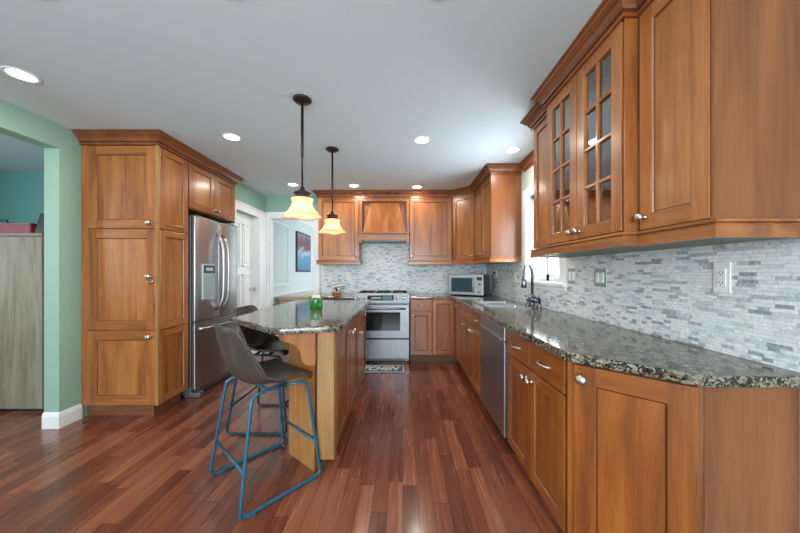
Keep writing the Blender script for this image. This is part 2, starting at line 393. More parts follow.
# closed white door in left wall
m = MB(); e = XL2+.02
m.box(XL2, e, DY1, DY1+.225, 0, DZ+.10); m.box(XL2, e, DY0-.05, DY0, 0, DZ+.10); m.box(XL2, e, DY0, DY1, DZ, DZ+.10)
m.box(e, e+.012, DY0-.05, DY1+.225, DZ+.085, DZ+.11); m.box(XL2-.12, XL2, DY1-.012, DY1, 0, DZ)
struct('trim_2', m, white, 'white door casing beside the refrigerator', bevel=.003)
m = MB(); m.box(0, .04, DY0, DY1-.012, .01, DZ)
for (a, b) in ((.12, .62), (.72, 1.22), (1.32, 1.92)):
    for (c, d) in ((DY0+.05, DY0+.23), (DY0+.30, DY1-.07)):
        m.box(.04, .052, c, d, a, a+.02); m.box(.04, .052, c, d, b-.02, b); m.box(.04, .052, c, c+.02, a, b); m.box(.04, .052, d-.02, d, a, b); m.box(.04, .048, c+.05, d-.05, a+.05, b-.05)
dr = struct('door_1', m, white, 'white panel door in the casing beside the refrigerator', loc=(XL2-.115, 0, 0), bevel=.002)
MB().lathe([(.026,0),(.026,.006),(.010,.01),(.010,.035),(.024,.045),(.028,.058),(.022,.07),(.0,.074)], 16, Matrix.Translation((.04, DY1-.075, 1.0)) @ Matrix.Rotation(PI/2, 4, 'Y')).build('door_knob', nickel, dr)
# dining wall mouldings
m = MB(); X = -2.20
for (a, b) in ((4.86, 5.60), (7.2, 8.0)):
    for (c, d) in ((1.0, 2.13),):
        m.box(X, X+.018, a, b, c, c+.03); m.box(X, X+.018, a, b, d-.03, d); m.box(X, X+.018, a, a+.03, c+.03, d-.03); m.box(X, X+.018, b-.03, b, c+.03, d-.03)
for k in range(4):
    a = 4.80+k*.95; m.box(X, X+.015, a, a+.8, .22, .24); m.box(X, X+.015, a, a+.8, .70, .72); m.box(X, X+.015, a, a+.02, .24, .70); m.box(X, X+.015, a+.78, a+.8, .24, .70)
struct('trim_3', m, white, 'white picture-frame moulding panels on the dining wall')
struct('trim_4', MB().sweep([(X, YB+.12), (X, 8.6), (.5, 8.6)], [(0, .78), (.012, .78), (.02, .81), (.035, .83), (.035, .85), (0, .85)]), white, 'white chair rail on the dining wall')
struct('trim_5', MB().sweep([(X, YB+.12), (X, 8.6), (.5, 8.6)], [(0, CZ-.11), (.015, CZ-.11), (.03, CZ-.08), (.075, CZ-.03), (.085, CZ), (0, CZ)]), white, 'white crown moulding of the dining room')
struct('baseboard_dining', MB().sweep([(X, YB+.12), (X, 8.6), (.5, 8.6)], base_prof(.15)), white)

# sink window (window_1)
m = MB(); c = .07; x0 = XR-.022
m.box(x0, XR+.14, WY0-c+c, WY0+.012, WZ0, WZ1); m.box(x0, XR+.14, WY1-.012, WY1, WZ0, WZ1)
m.box(x0, XR, WY0-c, WY0, WZ0-.01, WZ1+c); m.box(x0, XR, WY1, WY1+c, WZ0-.01, WZ1+c); m.box(x0, XR, WY0, WY1, WZ1, WZ1+c)
m.box(x0-.025, XR+.14, WY0-c-.015, WY1+c+.015, WZ0-.035, WZ0-.008)      # stool
m.box(x0+.004, XR, WY0-c, WY1+c, WZ0-.075, WZ0-.035)                     # apron
w = struct('window_1', m, white, 'white cased window above the sink', bevel=.002)
m = MB(); a, b = WY0+.012, WY1-.012; xa, xb = XR+.05, XR+.085; s = .04
m.box(xa, xb, a, b, WZ0, WZ0+s+.02); m.box(xa, xb, a, b, WZ1-s, WZ1); m.box(xa, xb, a, a+s, WZ0, WZ1); m.box(xa, xb, b-s, b, WZ0, WZ1)
m.box(xa, xb, (a+b)/2-.025, (a+b)/2+.025, WZ0, WZ1)
sash = m.build('window_sash', white, w)
MB().box(xa+.015, xa+.019, a+s, b-s, WZ0+s, WZ1-s).build('window_pane', glass, w)
MB().box(xa-.014, xa, a+.10, a+.17, WZ0+.012, WZ0+.03).build('window_lock', white_p, w)
# rear glazing (window_2)
m = MB()
for xx in (-2.3, -1.19, -.06, 1.04): m.box(xx, xx+.06, -3.09, -3.01, .35, 2.2)
m.box(-2.3, 1.1, -3.09, -3.01, .35, .41); m.box(-2.3, 1.1, -3.09, -3.01, 2.14, 2.2)
w2 = struct('window_2', m, white, 'wide white-framed window behind the camera')
MB().box(-2.24, 1.04, -3.055, -3.05, .41, 2.14).build('window_pane', glass, w2)
tag(MB().box(-9, 9, -14, -3.3, -.3, -.2).build('lawn', lawn), 'green lawn outside the rear window', 'lawn', kind='structure')

# ------------------------------------------------------------------ cabinet kit
def lerp(a, b, t): return a+(b-a)*t
KNOB = [(.010, 0), (.010, .004), (.0065, .008), (.0065, .015), (.0145, .019), (.0185, .026), (.0175, .033), (.011, .038), (0, .039)]
def knob(parent, x, z, k=1.0):
    MB().lathe([(r*k, h*k) for r, h in KNOB], 20, Matrix.Translation((x, 0, z)) @ Matrix.Rotation(PI/2, 4, 'X')).build('knob', nickel, parent)
def pull(parent, x, z, w=.095):
    h = w/2; p = []
    for i in range(13):
        t = i/12; p.append((x-h+w*t, -.026*math.sin(PI*t)**.45 if 0 < t < 1 else 0.001, z))
    m = MB(); m.tube(p, [.0065 if .1 < i/12 < .9 else .0075 for i in range(13)], 10)
    for s in (-1, 1): m.lathe([(.010, 0), (.009, .004), (.006, .006)], 12, Matrix.Translation((x+s*h, 0, z)) @ Matrix.Rotation(PI/2, 4, 'X'))
    m.build('pull_handle', nickel, parent)

def shaker(name, parent, x, z, w, h, y=0, rz=0, fr=.058, t=.02, mull=None, stile=None, panel=None):
    """door leaf, origin at its lower left front corner; returns the leaf"""
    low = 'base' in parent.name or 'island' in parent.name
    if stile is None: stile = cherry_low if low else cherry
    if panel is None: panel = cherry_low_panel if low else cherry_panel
    m = MB()
    if name == 'drawer' and h < .2:
        m.box(0, w, 0, t, 0, h); o = m.build('drawer', cherry_low_h if low else cherry_h, parent, (x, y, z), (0, 0, rz), bevel=.0035)
        return o
    # one frame mesh: stiles and rails around the opening, stepping in to the panel
    q, d = (.007, .009) if mull is None else (.004, .006)
    def loop(a, y): return [(a, y, a), (w-a, y, a), (w-a, y, h-a), (a, y, h-a)]
    A = [(0,0,0),(fr,0,0),(w-fr,0,0),(w,0,0),(w,0,fr),(w,0,h-fr),(w,0,h),(w-fr,0,h),(fr,0,h),(0,0,h),(0,0,h-fr),(0,0,fr)]
    B = loop(fr, 0); C_ = loop(fr+q*.35, d*.75); D = loop(fr+q, d); E = loop(fr+q, t)
    F = [(x_, t, z_) for x_, _, z_ in A]
    vs = A+B+C_+D+E+F
    a0, b0, c0, d0, e0, f0 = 0, 12, 16, 20, 24, 28
    fs = [(0,1,b0,11),(11,b0,b0+3,10),(10,b0+3,8,9),(2,3,4,b0+1),(b0+1,4,5,b0+2),(b0+2,5,6,7),(1,2,b0+1,b0),(b0+3,b0+2,7,8)]
    rails = (6, 7)
    for P_, Q_ in ((b0,c0),(c0,d0),(d0,e0)):
        for k in range(4): l = (k+1) % 4; fs.append((P_+k, P_+l, Q_+l, Q_+k))
    for k in range(12): l = (k+1) % 12; fs.append((k, l, f0+l, f0+k))
    fs += [(f0,f0+1,e0,f0+11),(f0+11,e0,e0+3,f0+10),(f0+10,e0+3,f0+8,f0+9),(f0+2,f0+3,f0+4,e0+1),(e0+1,f0+4,f0+5,e0+2),(e0+2,f0+5,f0+6,f0+7),(f0+1,f0+2,e0+1,e0),(e0+3,e0+2,f0+7,f0+8)]
    m.add(vs, fs)
    o = m.build(name, stile, parent, (x, y, z), (0, 0, rz), bevel=.0022)
    o.data.materials.append({'cherry': cherry_h, 'cherry_low': cherry_low_h}.get(stile['tone'], stile))
    for k in (6, 7, 8, 10, 12, 14, 16, 18): o.data.polygons[k].material_index = 1
    o.data.materials.append(groove_m)
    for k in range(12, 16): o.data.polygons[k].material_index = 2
    if mull is None:
        MB().box(fr+q*.6, w-fr-q*.6, d+.001, t-.002, fr+q*.6, h-fr-q*.6).build('panel', panel, o)
    else:
        nx, nz = mull; iw, ih = w-2*fr, h-2*fr
        for i in range(1, nx): c = fr+iw*i/nx; MB().box(c-.008, c+.008, .001, t-.005, fr, h-fr).build('muntin', cherry, o, bevel=.003)
        for i in range(1, nz): c = fr+ih*i/nz; MB().box(fr, w-fr, .002, t-.004, c-.008, c+.008).build('muntin', cherry, o, bevel=.003)
        MB().box(fr-.004, w-fr+.004, .0135, .0145, fr-.004, h-fr+.004).build('pane', cabglass, o)
    return o

RAIL = [(0, 0), (.020, 0), (.020, .040), (.012, .043), (.012, .046), (.026, .049), (.026, .058), (.016, .0615), (0, .0615)]
def rail(parent, path, z, k=1.0):
    return MB().sweep(path, [(a*k, b+z) for a, b in RAIL]).build('light_rail', cherry_h, parent)

R90 = -PI/2     # faces -X (right run), local x runs towards the camera
G = .003       # half gap between fronts

# ---- right run base cabinets (face X=.70)
FX = .70; DEP = XR-.002-FX
TOE = .105; TOP = .876
def base_cab(label, y_far, y_near, kind, **k):
    w = y_far-y_near
    t = thing('base_cabinet', label, 'cabinet', (FX, y_far, 0), R90, 'cherry base cabinets')
    body(t, w, **k)
    return t, w
def body(t, w, top=TOP, dep=DEP, x0=0.001, hollow_top=False):
    m = MB(); m.box(x0, w-.001, .0215, dep, TOE, top)
    if hollow_top: m.box(x0, w-.001, .0215, .045, top, TOP)
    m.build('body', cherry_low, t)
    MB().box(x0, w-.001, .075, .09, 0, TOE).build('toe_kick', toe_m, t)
DRW = .150
def drawer_door_stack(t, x, w, side, pullz=True, drawer=True):
    """drawer over door; side = knob at 'l' or 'r' """
    dz = TOP-.012-DRW
    d = shaker('drawer', t, x+G, dz, w-2*G, DRW); pull(d, (w-2*G)/2, DRW/2)
    h = dz-.008-(TOE+.006)
    o = shaker('door', t, x+G, TOE+.006, w-2*G, h)
    knob(o, .03 if side == 'l' else w-2*G-.03, h-.055)
    return o
# near cabinet: two drawers over two doors
t, w = base_cab('cherry base cabinet with two drawers and two doors between dishwasher and angled end', 1.975, 1.245, '')
drawer_door_stack(t, .008, .345, 'r'); drawer_door_stack(t, .356, .352, 'l')
# sink base
t, w = base_cab('cherry sink base cabinet with paired doors under the steel sink', 3.31, 2.605, '', top=.66, hollow_top=True)
drawer_door_stack(t, .004, .35, 'r'); drawer_door_stack(t, .354, .348, 'l')
t, w = base_cab('narrow cherry drawer base cabinet just beyond the sink cabinet', 3.68, 3.312, '')
drawer_door_stack(t, .004, .362, 'r')
# corner (blind) cabinet: the leaf facing -X and the leaf facing -Y
t = thing('corner_base_cabinet', 'cherry corner base cabinet at the back right of the room', 'cabinet', (FX, 4.0, 0), 0, 'cherry base cabinets')
m = MB(); m.prism([(.0215, -.318), (DEP, -.318), (DEP, .60), (-.298, .60), (-.298, .0215), (.0215, .0215)], TOE, TOP); m.build('body', cherry, t)
m = MB(); m.prism([(.075, -.318), (.09, -.318), (.09, .09), (-.298, .09), (-.298, .075), (.075, .075)], 0, TOE); m.build('toe_kick', toe_m, t)
o = shaker('door', t, 0, TOE+.006, .312, TOP-TOE-.018, y=-.003, rz=R90, fr=.05); knob(o, .27, .70)
shaker('door', t, -.295, TOE+.006, .292, TOP-TOE-.018, fr=.055)
# back wall cabinet right of the range
t = thing('base_cabinet', 'small cherry base cabinet with one drawer immediately right of the range', 'cabinet', (.10, 4.0, 0), 0, 'cherry base cabinets')
body(t, .30, dep=.60); drawer_door_stack(t, .003, .294, 'l')
t = thing('base_cabinet', 'cherry base cabinet left of the range partly hidden by the island', 'cabinet', (-1.27, 4.0, 0), 0, 'cherry base cabinets')
body(t, .59, dep=.60); drawer_door_stack(t, .003, .290, 'r'); drawer_door_stack(t, .296, .290, 'l')
# angled end cabinet
t = thing('angled_base_cabinet', 'cherry angled end base cabinet with a single tall door nearest the camera on the right', 'cabinet', (FX, 1.243, 0), 0, 'cherry base cabinets')
th = math.atan2(-.262, .275)
dirx = Vector((math.cos(th), math.sin(th))); nin = Vector((-math.sin(th), math.cos(th)))
p0 = Vector((0, -.028)); p1 = p0+dirx*.378
q0 = p0+nin*.021; q1 = p1+nin*.021
m = MB(); m.prism([(q0.x, q0.y), (q1.x+.01, q1.y-.0), (q1.x+.01, -.276), (DEP, -.276), (DEP, -.001), (.0, -.001)], TOE, TOP); m.build('body', ply, t)
MB().prism([(q0.x, q0.y-.004), (.022, -.03), (.022, -.001), (.0, -.001)], TOE, TOP).build('corner_stile', cherry_low, t)
r0, r1 = p0+nin*.08+dirx*.075, p1+nin*.08
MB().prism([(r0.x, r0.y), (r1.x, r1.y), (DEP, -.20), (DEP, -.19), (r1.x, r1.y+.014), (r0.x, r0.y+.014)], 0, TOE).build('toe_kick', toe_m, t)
o = shaker('door', t, p0.x+dirx.x*.010, TOE+.006, .362, TOP-TOE-.016, y=p0.y+dirx.y*.010, rz=th, fr=.075); knob(o, .032, .705, 1.15)

# ---- dishwasher
t = thing('dishwasher', 'stainless steel dishwasher under the counter between cherry base cabinets', 'dishwasher', (FX, 2.60, 0), R90)
MB().box(.004, .616, .03, DEP-.02, .09, .872).build('tub', steel_dark, t)
m = MB(); m.box(.006, .614, -.012, .03, .115, .765); m.build('door', steel, t, bevel=.004)
m = MB(); m.box(.006, .614, -.012, .03, .770, .868); dp = m.build('control_panel', fridge_steel, t, bevel=.004)
MB().prism([(.05, -.012), (.05, -.028), (.57, -.028), (.57, -.012)][::-1], .772, .786).build('pocket_handle', steel_dark, dp)
MB().box(.01, .61, .06, .075, 0, .09).build('toe_kick', black, t)

# ---- upper cabinets
UB, UT = 1.357, 2.335         # underside of light rail, top of boxes
UD0 = UB+.062                  # box bottom
CG = 'cherry wall cabinets'
def upper(label, loc, rz, w, dep, z0=UD0, z1=UT):
    t = thing('wall_cabinet', label, 'cabinet', (loc[0], loc[1], z0), rz, CG)
    MB().box(.001, w-.001, .0215, dep, 0, z1-z0).build('body', cherry, t)
    MB().box(.004, w-.004, .010, dep, -.058, -.001).build('underside', under_m, t)
    return t
UH = UT-UD0
def updoor(t, x, w, side, z0=.004, h=None, fr=.058, kz=.045):
    h = (UH-.008) if h is None else h
    o = shaker('door', t, x+G, z0, w-2*G, h, fr=fr)
    if side: knob(o, .03 if side == 'l' else w-2*G-.03, kz)
    return o
YU = YB-.01-.322   # back uppers front face
XU = XR-.01-.325   # right uppers front face
t = upper('cherry wall cabinet with one wide door left of the range hood', (-1.245, YU, 0), 0, .60, .322)
updoor(t, .0, .60, 'r'); rail(t, [(0, .31), (0, .005), (.60, .005), (.60, .31)], -.062)
t = upper('cherry wall cabinet with one wide door right of the range hood', (.098, YU, 0), 0, .622, .322)
updoor(t, 0, .622, 'l'); rail(t, [(0, .31), (0, .005), (.622, .005)], -.062)
# diagonal corner wall cabinet
CY0 = 4.03
t = thing('corner_wall_cabinet', 'cherry diagonal corner wall cabinet above the microwave', 'cabinet', (.722, YU, UD0), 0, CG)
ex, ey = XU-.722, CY0-YU; ang = math.atan2(ey, ex); ln = math.hypot(ex, ey); nn = Vector((-math.sin(ang), math.cos(ang)))
m = MB(); m.prism([(nn.x*.021, nn.y*.021), (ex+.014, ey+.014), (XR-.722-.01, ey+.014-.014), (XR-.722-.01, YB-YU-.01), (.001, YB-YU-.01)], 0, UH); m.build('body', cherry, t)
o = shaker('door', t, math.cos(ang)*.006, .004, ln-.012, UH-.008, y=math.sin(ang)*.006, rz=ang, fr=.055); knob(o, ln-.045, .045)
rail(t, [(0, .005), (ex, ey+.005)], -.062)
# right back cabinet
t = upper('cherry wall cabinet with two doors on the far side of the sink window', (XU, CY0-.002, 0), R90, CY0-3.25, .325)
ww = (CY0-3.25)/2
updoor(t, 0, ww, 'r'); updoor(t, ww, ww, 'l'); rail(t, [(0, .005), (2*ww-.001, .005), (2*ww-.001, .32)], -.062)
MB().box(2*ww-.001, 2*ww+.006, .0, .325, 0, UH).build('end_panel', ply, t)
# near group: narrow / glass / end
XG = .942
t = upper('narrow cherry wall cabinet between the sink window and the glass-door cabinet', (1.0, 2.24, 0), R90, .32, XR-.01-1.0)
updoor(t, 0.0, .32, None, fr=.05); rail(t, [(0, .30), (0, .005), (.319, .005)], -.062)
t = thing('glass_wall_cabinet', 'cherry wall cabinet with two divided glass doors', 'cabinet', (XG, 1.92, UD0), R90, CG)
m = MB(); hollow(m, .001, .668, .0215, XR-.01-XG, 0, UH, .016); m.build('body', cherry, t)
m = MB()
for z in (.25, .48, .71): m.box(.018, .651, .06, XR-.01-XG-.017, z, z+.014)
m.build('shelf', cherry_h, t)
m = MB(); m.box(.001, .03, .0205, .038, 0, UH); m.box(.64, .668, .0205, .038, 0, UH); m.box(.32, .352, .0205, .038, 0, UH); m.box(.03, .64, .0205, .038, 0, .03); m.box(.03, .64, .0205, .038, UH-.03, UH); m.build('face_frame', cherry, t)
for i, s in ((0, 'r'), (1, 'l')):
    o = shaker('door', t, .006+i*.329, .006, .324, UH-.012, fr=.062, mull=(2, 4)); knob(o, .324-.028 if s == 'r' else .028, .04)
rail(t, [(0, .09), (0, .005), (.669, .005), (.669, .09)], -.062); MB().box(.004, .665, .010, XR-.01-XG, -.058, -.001).build('underside', under_m, t)
MB().box(.668, .674, .004, XR-.01-XG, 0, UH).build('end_panel', cherry, t)
t = upper('large cherry wall cabinet with one plain door nearest the camera', (1.0, 1.243, 0), R90, .296, XR-.01-1.0)
o = updoor(t, .004, .290, 'l', kz=.05, fr=.062); rail(t, [(0, .005), (.303, .005), (.303, .305)], -.062)
MB().box(.2955, .3035, .0, XR-.01-1.0, 0, UH).build('end_panel', ply, t)

# ---- crown mouldings
CR = [(0, UT-.006), (.012, UT-.006), (.012, UT+.010), (.005, UT+.013), (.005, UT+.017), (.020, UT+.021), (.024, UT+.034), (.034, UT+.050), (.048, UT+.060), (.048, UT+.066), (.056, UT+.069), (.060, UT+.078), (.060, UT+.082), (.072, UT+.085), (.072, CZ-.001), (0, CZ-.001)]
def crown(path, label):
    o = MB().sweep(path, CR).build('crown_moulding', cherry_y); tag(o, label, 'moulding', 'cherry crown mouldings')
    return o
crown([(-1.245, YB-.001), (-1.245, YU), (.722, YU), (XU, CY0), (XU, 3.244), (XR-.001, 3.244)], 'cherry crown moulding along the back wall cabinets and hood, turning the right corner')
crown([(XR-.001, 2.242), (1.0, 2.242), (1.0, 1.921), (XG, 1.921), (XG, 1.246), (1.0, 1.246), (1.0, .939), (XR-.001, .939)], 'stepped cherry crown moulding above the glass-door cabinet')
o = MB().sweep([(XR-.001, 3.17), (XR-.001, 2.315)], [(a*.75, b) for a, b in CR]).build('crown_moulding', cherry_y); tag(o, 'short cherry crown moulding along the ceiling over the sink window', 'moulding', 'cherry crown mouldings')

# ---- pantry and over-refrigerator cabinet (face X=-2.09)
PX = -2.09
PL = .355
t = thing('pantry_cabinet', 'tall cherry pantry cabinet with six stacked doors left of the refrigerator', 'cabinet', (XL+.002, 2.49, 0), 0)
pw = PX-XL-.002
MB().box(.001, pw-.0215, .0215, PL, TOE, UT).build('body', cherry, t)
m = MB(); m.box(.001, pw-.075, .05, PL, 0, TOE); m.build('toe_kick', wood('cherry_toe', ((.12, .045, .02), (.2, .075, .03), (.26, .11, .045)), 'x'), t)
zs = [(TOE+.006, .742), (.750, 1.612), (1.620, UT-.01)]
for i, (a, b) in enumerate(zs):
    o = shaker('door', t, .055, a, pw-.055-.024, b-a, fr=.075)
    dw = pw-.055-.024
    if i == 0: knob(o, dw-.035, b-a-.045, 1.2)
    if i == 1:
        knob(o, dw-.035, .46, 1.2)
        MB().tube([(dw-.035+.026*math.cos(k*PI/5), -.012, .425-.026*math.sin(k*PI/5)) for k in range(6)], .006, 8).build('ring_pull', nickel, o)
    if i == 2: knob(o, dw-.035, .045, 1.2)
    shaker('door', t, pw, a, PL-.028, b-a, y=.024, rz=PI/2, fr=.055)
m = MB(); m.box(0.001, .052, .004, .0215, TOE, UT); m.build('corner_stile', cherry, t)
MB().box(pw-.024, pw-.001, .002, .024, TOE, UT).build('corner_post', maple, t)
t = thing('wall_cabinet', 'cherry wall cabinet with two small doors above the refrigerator', 'cabinet', (PX, 2.848, 1.872), PI/2, CG)
hw = .795
MB().box(.001, hw-.001, .0215, .655, 0, UT-1.872).build('body', cherry, t)
for i, s in ((0, 'r'), (1, 'l')):
    o = shaker('door', t, .008+i*.392, .008, .386, UT-1.872-.018); knob(o, .386-.03 if s == 'r' else .03, .045)
MB().box(hw-.014, hw-.001, .004, .655, -.012, 0).build('end_strip', black, t)
crown([(XL+.001, 2.49), (PX, 2.49), (PX, 3.645), (XL2-.001, 3.645)], 'cherry crown moulding atop the pantry and refrigerator cabinets')

# ---- range hood
t = thing('range_hood', 'cherry wood range hood with a tapered chimney front above the range', 'hood', (-.643, YU, 1.70), 0)
hw = .738; z1 = UT-1.70
m = MB(); m.box(.001, .045, .004, .30, .11, z1); m.box(hw-.045, hw-.001, .004, .30, .11, z1); m.box(.045, hw-.045, .004, .30, z1-.05, z1); m.box(.045, hw-.045, .10, .30, .11, z1-.05)
m.build('surround', cherry, t, bevel=.002)
m = MB()
zb, zt = .125, z1-.052
vs = [(.055, -.02, zb), (hw-.055, -.02, zb), (hw-.055, .10, zb), (.055, .10, zb), (.165, .05, zt), (hw-.165, .05, zt), (hw-.165, .10, zt), (.165, .10, zt)]
m.add(vs, [(0,3,2,1),(4,5,6,7),(0,1,5,4),(1,2,6,5),(2,3,7,6),(3,0,4,7)]); m.build('chimney', cherry_panel, t, bevel=.002)
m = MB(); m.box(.004, hw-.004, -.055, .30, .01, .105); m.box(-.010, hw+.010, -.072, .0, .105, .128); m.box(.004, .05, -.062, -.03, -.03, .105); m.box(hw-.05, hw-.004, -.062, -.03, -.03, .105)
m.build('mantel', cherry_h, t, bevel=.003)
MB().box(.06, hw-.06, 0, .28, -.004, .01).build('vent_liner', steel_dark, t)

# ------------------------------------------------------------------ countertops
def slab(name, outer, z0, z1, hole=None, parent=None, loc=None):
    """stone slab with an eased edge; outer ccw"""
    import bmesh
    bm = bmesh.new()
    P = [Vector(p) for p in outer]; n = len(P)
    def offs(d):
        r = []
        for i in range(n):
            a = (P[i]-P[i-1]).normalized(); b = (P[(i+1) % n]-P[i]).normalized()
            na, nb = Vector((-a.y, a.x)), Vector((-b.y, b.x)); m_ = (na+nb).normalized(); r.append(P[i]+m_*d/max(.3, m_.dot(na)))
        return r
    prof = [(.007, z0), (.001, z0+.005), (0, (z0+z1)/2), (.001, z1-.006), (.003, z1-.002), (.008, z1)]
    loops = [[bm.verts.new((q.x, q.y, z)) for q in offs(d)] for d, z in prof]
    for A, B in zip(loops, loops[1:]):
        for i in range(n): j = (i+1) % n; bm.faces.new((A[i], A[j], B[j], B[i]))
    hl = None
    if hole:
        x0, x1, y0, y1 = hole
        hl = [[bm.verts.new((x, y, z)) for x, y in ((x0,y0),(x1,y0),(x1,y1),(x0,y1))] for z in (z0, z1)]
        for i in range(4): j = (i+1) % 4; bm.faces.new((hl[0][i], hl[0][j], hl[1][j], hl[1][i]))
    for li, L in ((0, loops[0]), (1, loops[-1])):
        es = [bm.edges.get((L[i], L[(i+1) % n])) for i in range(n)]
        if hl: es += [bm.edges.get((hl[li][i], hl[li][(i+1) % 4])) for i in range(4)]
        bmesh.ops.triangle_fill(bm, use_beauty=True, use_dissolve=False, edges=es)
    bmesh.ops.recalc_face_normals(bm, faces=bm.faces)
    me = bpy.data.meshes.new(name); bm.to_mesh(me); bm.free(); me.materials.append(granite_m)
    o = bpy.data.objects.new(name, me); COL.objects.link(o)
    if loc: o.location = loc
    return o
CT0, CT1 = .8765, .915
def arc(cx, cy, r, a0, a1, n=6): return [(cx+r*math.cos(math.radians(lerp(a0, a1, i/n))), cy+r*math.sin(math.radians(lerp(a0, a1, i/n)))) for i in range(n+1)]
e = XR-.009
outer = [(.10, YB-.009), (.10, 3.972), (.61, 3.972), (.67, 3.912), (.67, 1.235), (.672, 1.215), (.68, 1.197), (.93, .958), (.955, .940), (.985, .930), (1.02, .926), (e, .926), (e, YB-.009)]
tag(slab('countertop', outer, CT0, CT1, (.79, 1.15, 2.66, 3.26)), 'L-shaped speckled granite countertop along the right wall with the sink', 'countertop', 'granite countertops')
tag(slab('countertop', [(-1.285, YB-.009), (-1.285, 3.972), (-.675, 3.972), (-.675, YB-.009)], CT0, CT1), 'short speckled granite countertop left of the range', 'countertop', 'granite countertops')
isl = [(-1.27, 2.16), (-1.255, 2.125)] + [(-.80, 1.735), (-.765, 1.715), (-.72, 1.712)] + [(-.425, 1.80), (-.395, 1.83), (-.385, 1.87), (-.385, 3.45), (-1.27, 3.45)]
tag(slab('island_top', isl, CT0, CT1+.001), 'speckled granite island top with an angled seating corner', 'countertop')

# ------------------------------------------------------------------ island
t = thing('kitchen_island', 'cherry kitchen island with pale end panels under a granite top', 'island', (-.43, 1.83, 0), PI/2)
# local x = +Y (depth into room), local y = -X ; front plane faces +X
IL = 3.40-1.83
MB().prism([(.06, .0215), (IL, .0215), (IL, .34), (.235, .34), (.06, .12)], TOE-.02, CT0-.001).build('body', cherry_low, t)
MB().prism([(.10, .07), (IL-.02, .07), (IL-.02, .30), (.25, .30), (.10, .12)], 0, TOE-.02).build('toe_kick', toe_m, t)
hh = CT0-.001-TOE-.01
for i, (x, w_, s) in enumerate(((.06, .455, 'r'), (.52, .455, 'l'))):
    o = shaker('door', t, x+G, TOE, w_-2*G, hh); knob(o, w_-2*G-.035 if s == 'r' else .035, hh-.10, 1.15)
x, w_ = .99, .565
d = shaker('drawer', t, x+G, TOE+hh-.15, w_-2*G, .15); knob(d, w_/2, .075)
o = shaker('door', t, x+G, TOE, w_-2*G, hh-.158); knob(o, .035, hh-.158-.06)
MB().box(-.016, .052, -.002, .105, TOE-.025, CT0-.001).build('end_stile', maple, t, bevel=.003)
# diagonal support pier: world (-.54,1.77)->(-.765,1.94)
def wl(x, y): return (y-1.83, -(x+.43))
a, b, c, d_ = wl(-.552, 1.818), wl(-.785, 2.005), wl(-.765, 2.035), wl(-.537, 1.885)
MB().prism([a, b, c, d_], .0, CT0-.001).build('support_pier', pier_m, t, bevel=.003)
# corbels: profile in (out, z)
def corbel(mb, M):
    pr = [(0, .874), (.225, .874), (.225, .846), (.215, .826), (.190, .816), (.160, .812), (.130, .800), (.108, .780), (.094, .752), (.088, .722), (.082, .700), (.066, .682), (.045, .674), (0, .672)]
    n = len(pr); vs = [(x, -.025, z) for x, z in pr]+[(x, .025, z) for x, z in pr]
    fs = [tuple(range(n)), tuple(reversed(range(n, 2*n)))]+[(i, (i+1) % n, n+(i+1) % n, n+i) for i in range(n)]
    mb.add(vs, fs, M=M)
# visible corbel at the front face, reaching to -X (local +y) and a second one at the pier's far end
m = MB(); corbel(m, Matrix.Translation((-.020, .106, 0)) @ Matrix.Rotation(PI/2, 4, 'Z')); m.build('corbel', cherry_panel, t, bevel=.003)
m = MB(); corbel(m, Matrix.Translation((.30, .34, 0)) @ Matrix.Rotation(PI/2, 4, 'Z')); m.build('corbel', cherry_panel, t, bevel=.003)
m = MB(); corbel(m, Matrix.Translation((1.3, .34, 0)) @ Matrix.Rotation(PI/2, 4, 'Z')); m.build('corbel', cherry_panel, t, bevel=.003)

# ------------------------------------------------------------------ refrigerator
t = thing('refrigerator', 'stainless steel french door refrigerator with ice dispenser and bottom freezer', 'refrigerator', (-2.045, 2.875, 0), PI/2)
fw = .745; FZ = 1.80
MB().box(.004, fw-.004, .05, .69, .03, FZ-.01).build('cabinet', steel_dark, t, bevel=.004)
hf = fw/2
def fdoor(x0, x1, z0, z1, hole=None):
    """slightly bowed door front"""
    m = MB(); n = 8; pts = []
    for i in range(n+1):
        x = lerp(x0, x1, i/n); pts.append((x, -.010*math.sin(PI*i/n)))
    pts = [(x0, .045)]+[(x0, .006)]+pts[1:-1]+[(x1, .006), (x1, .045)]
    m.prism(pts, z0, z1); return m
dl = fdoor(.003, hf-.002, .755, FZ).build('door', fridge_steel, t, bevel=.004)
dr_ = fdoor(hf+.002, fw-.003, .755, FZ).build('door', fridge_steel, t, bevel=.004)
df = fdoor(.003, fw-.003, .085, .745).build('freezer_drawer', fridge_steel, t, bevel=.004)
def bow(x, z0, z1, par, horizontal=False, out=.055):
    p = []
    for i in range(17):
        u = i/16; y = -.012-out*min(1, math.sin(PI*u)*2.2)-.012*math.sin(PI*u)
        if i in (0, 16): y = -.002
        p.append((x, y, lerp(z0, z1, u)) if not horizontal else (lerp(z0, z1, u), y, x))
    MB().tube(p, .013, 12).build('handle', fridge_steel, par)
bow(hf-.045, .83, 1.66, dl); bow(hf+.045, .83, 1.66, dr_); bow(.675, .05, fw-.05, df, True, .04)
m = MB(); m.box(.085, .285, -.016, 0, .965, 1.33); ds = m.build('dispenser', plain('silver_plastic', (.42, .45, .46), .35), dl, bevel=.005)
MB().box(.10, .27, -.018, -.010, 1.235, 1.315).build('dispenser_display', blackglass, dl)
MB().box(.10, .27, -.0175, -.008, .985, 1.215).build('dispenser_recess', plain('grey_recess', (.30, .38, .40), .3), dl)
m = MB(); m.box(.13, .24, -.0205, -.0175, 1.262, 1.292); m.build('screen_readout', plain('pale_readout', (.45, .55, .58), .4), dl)
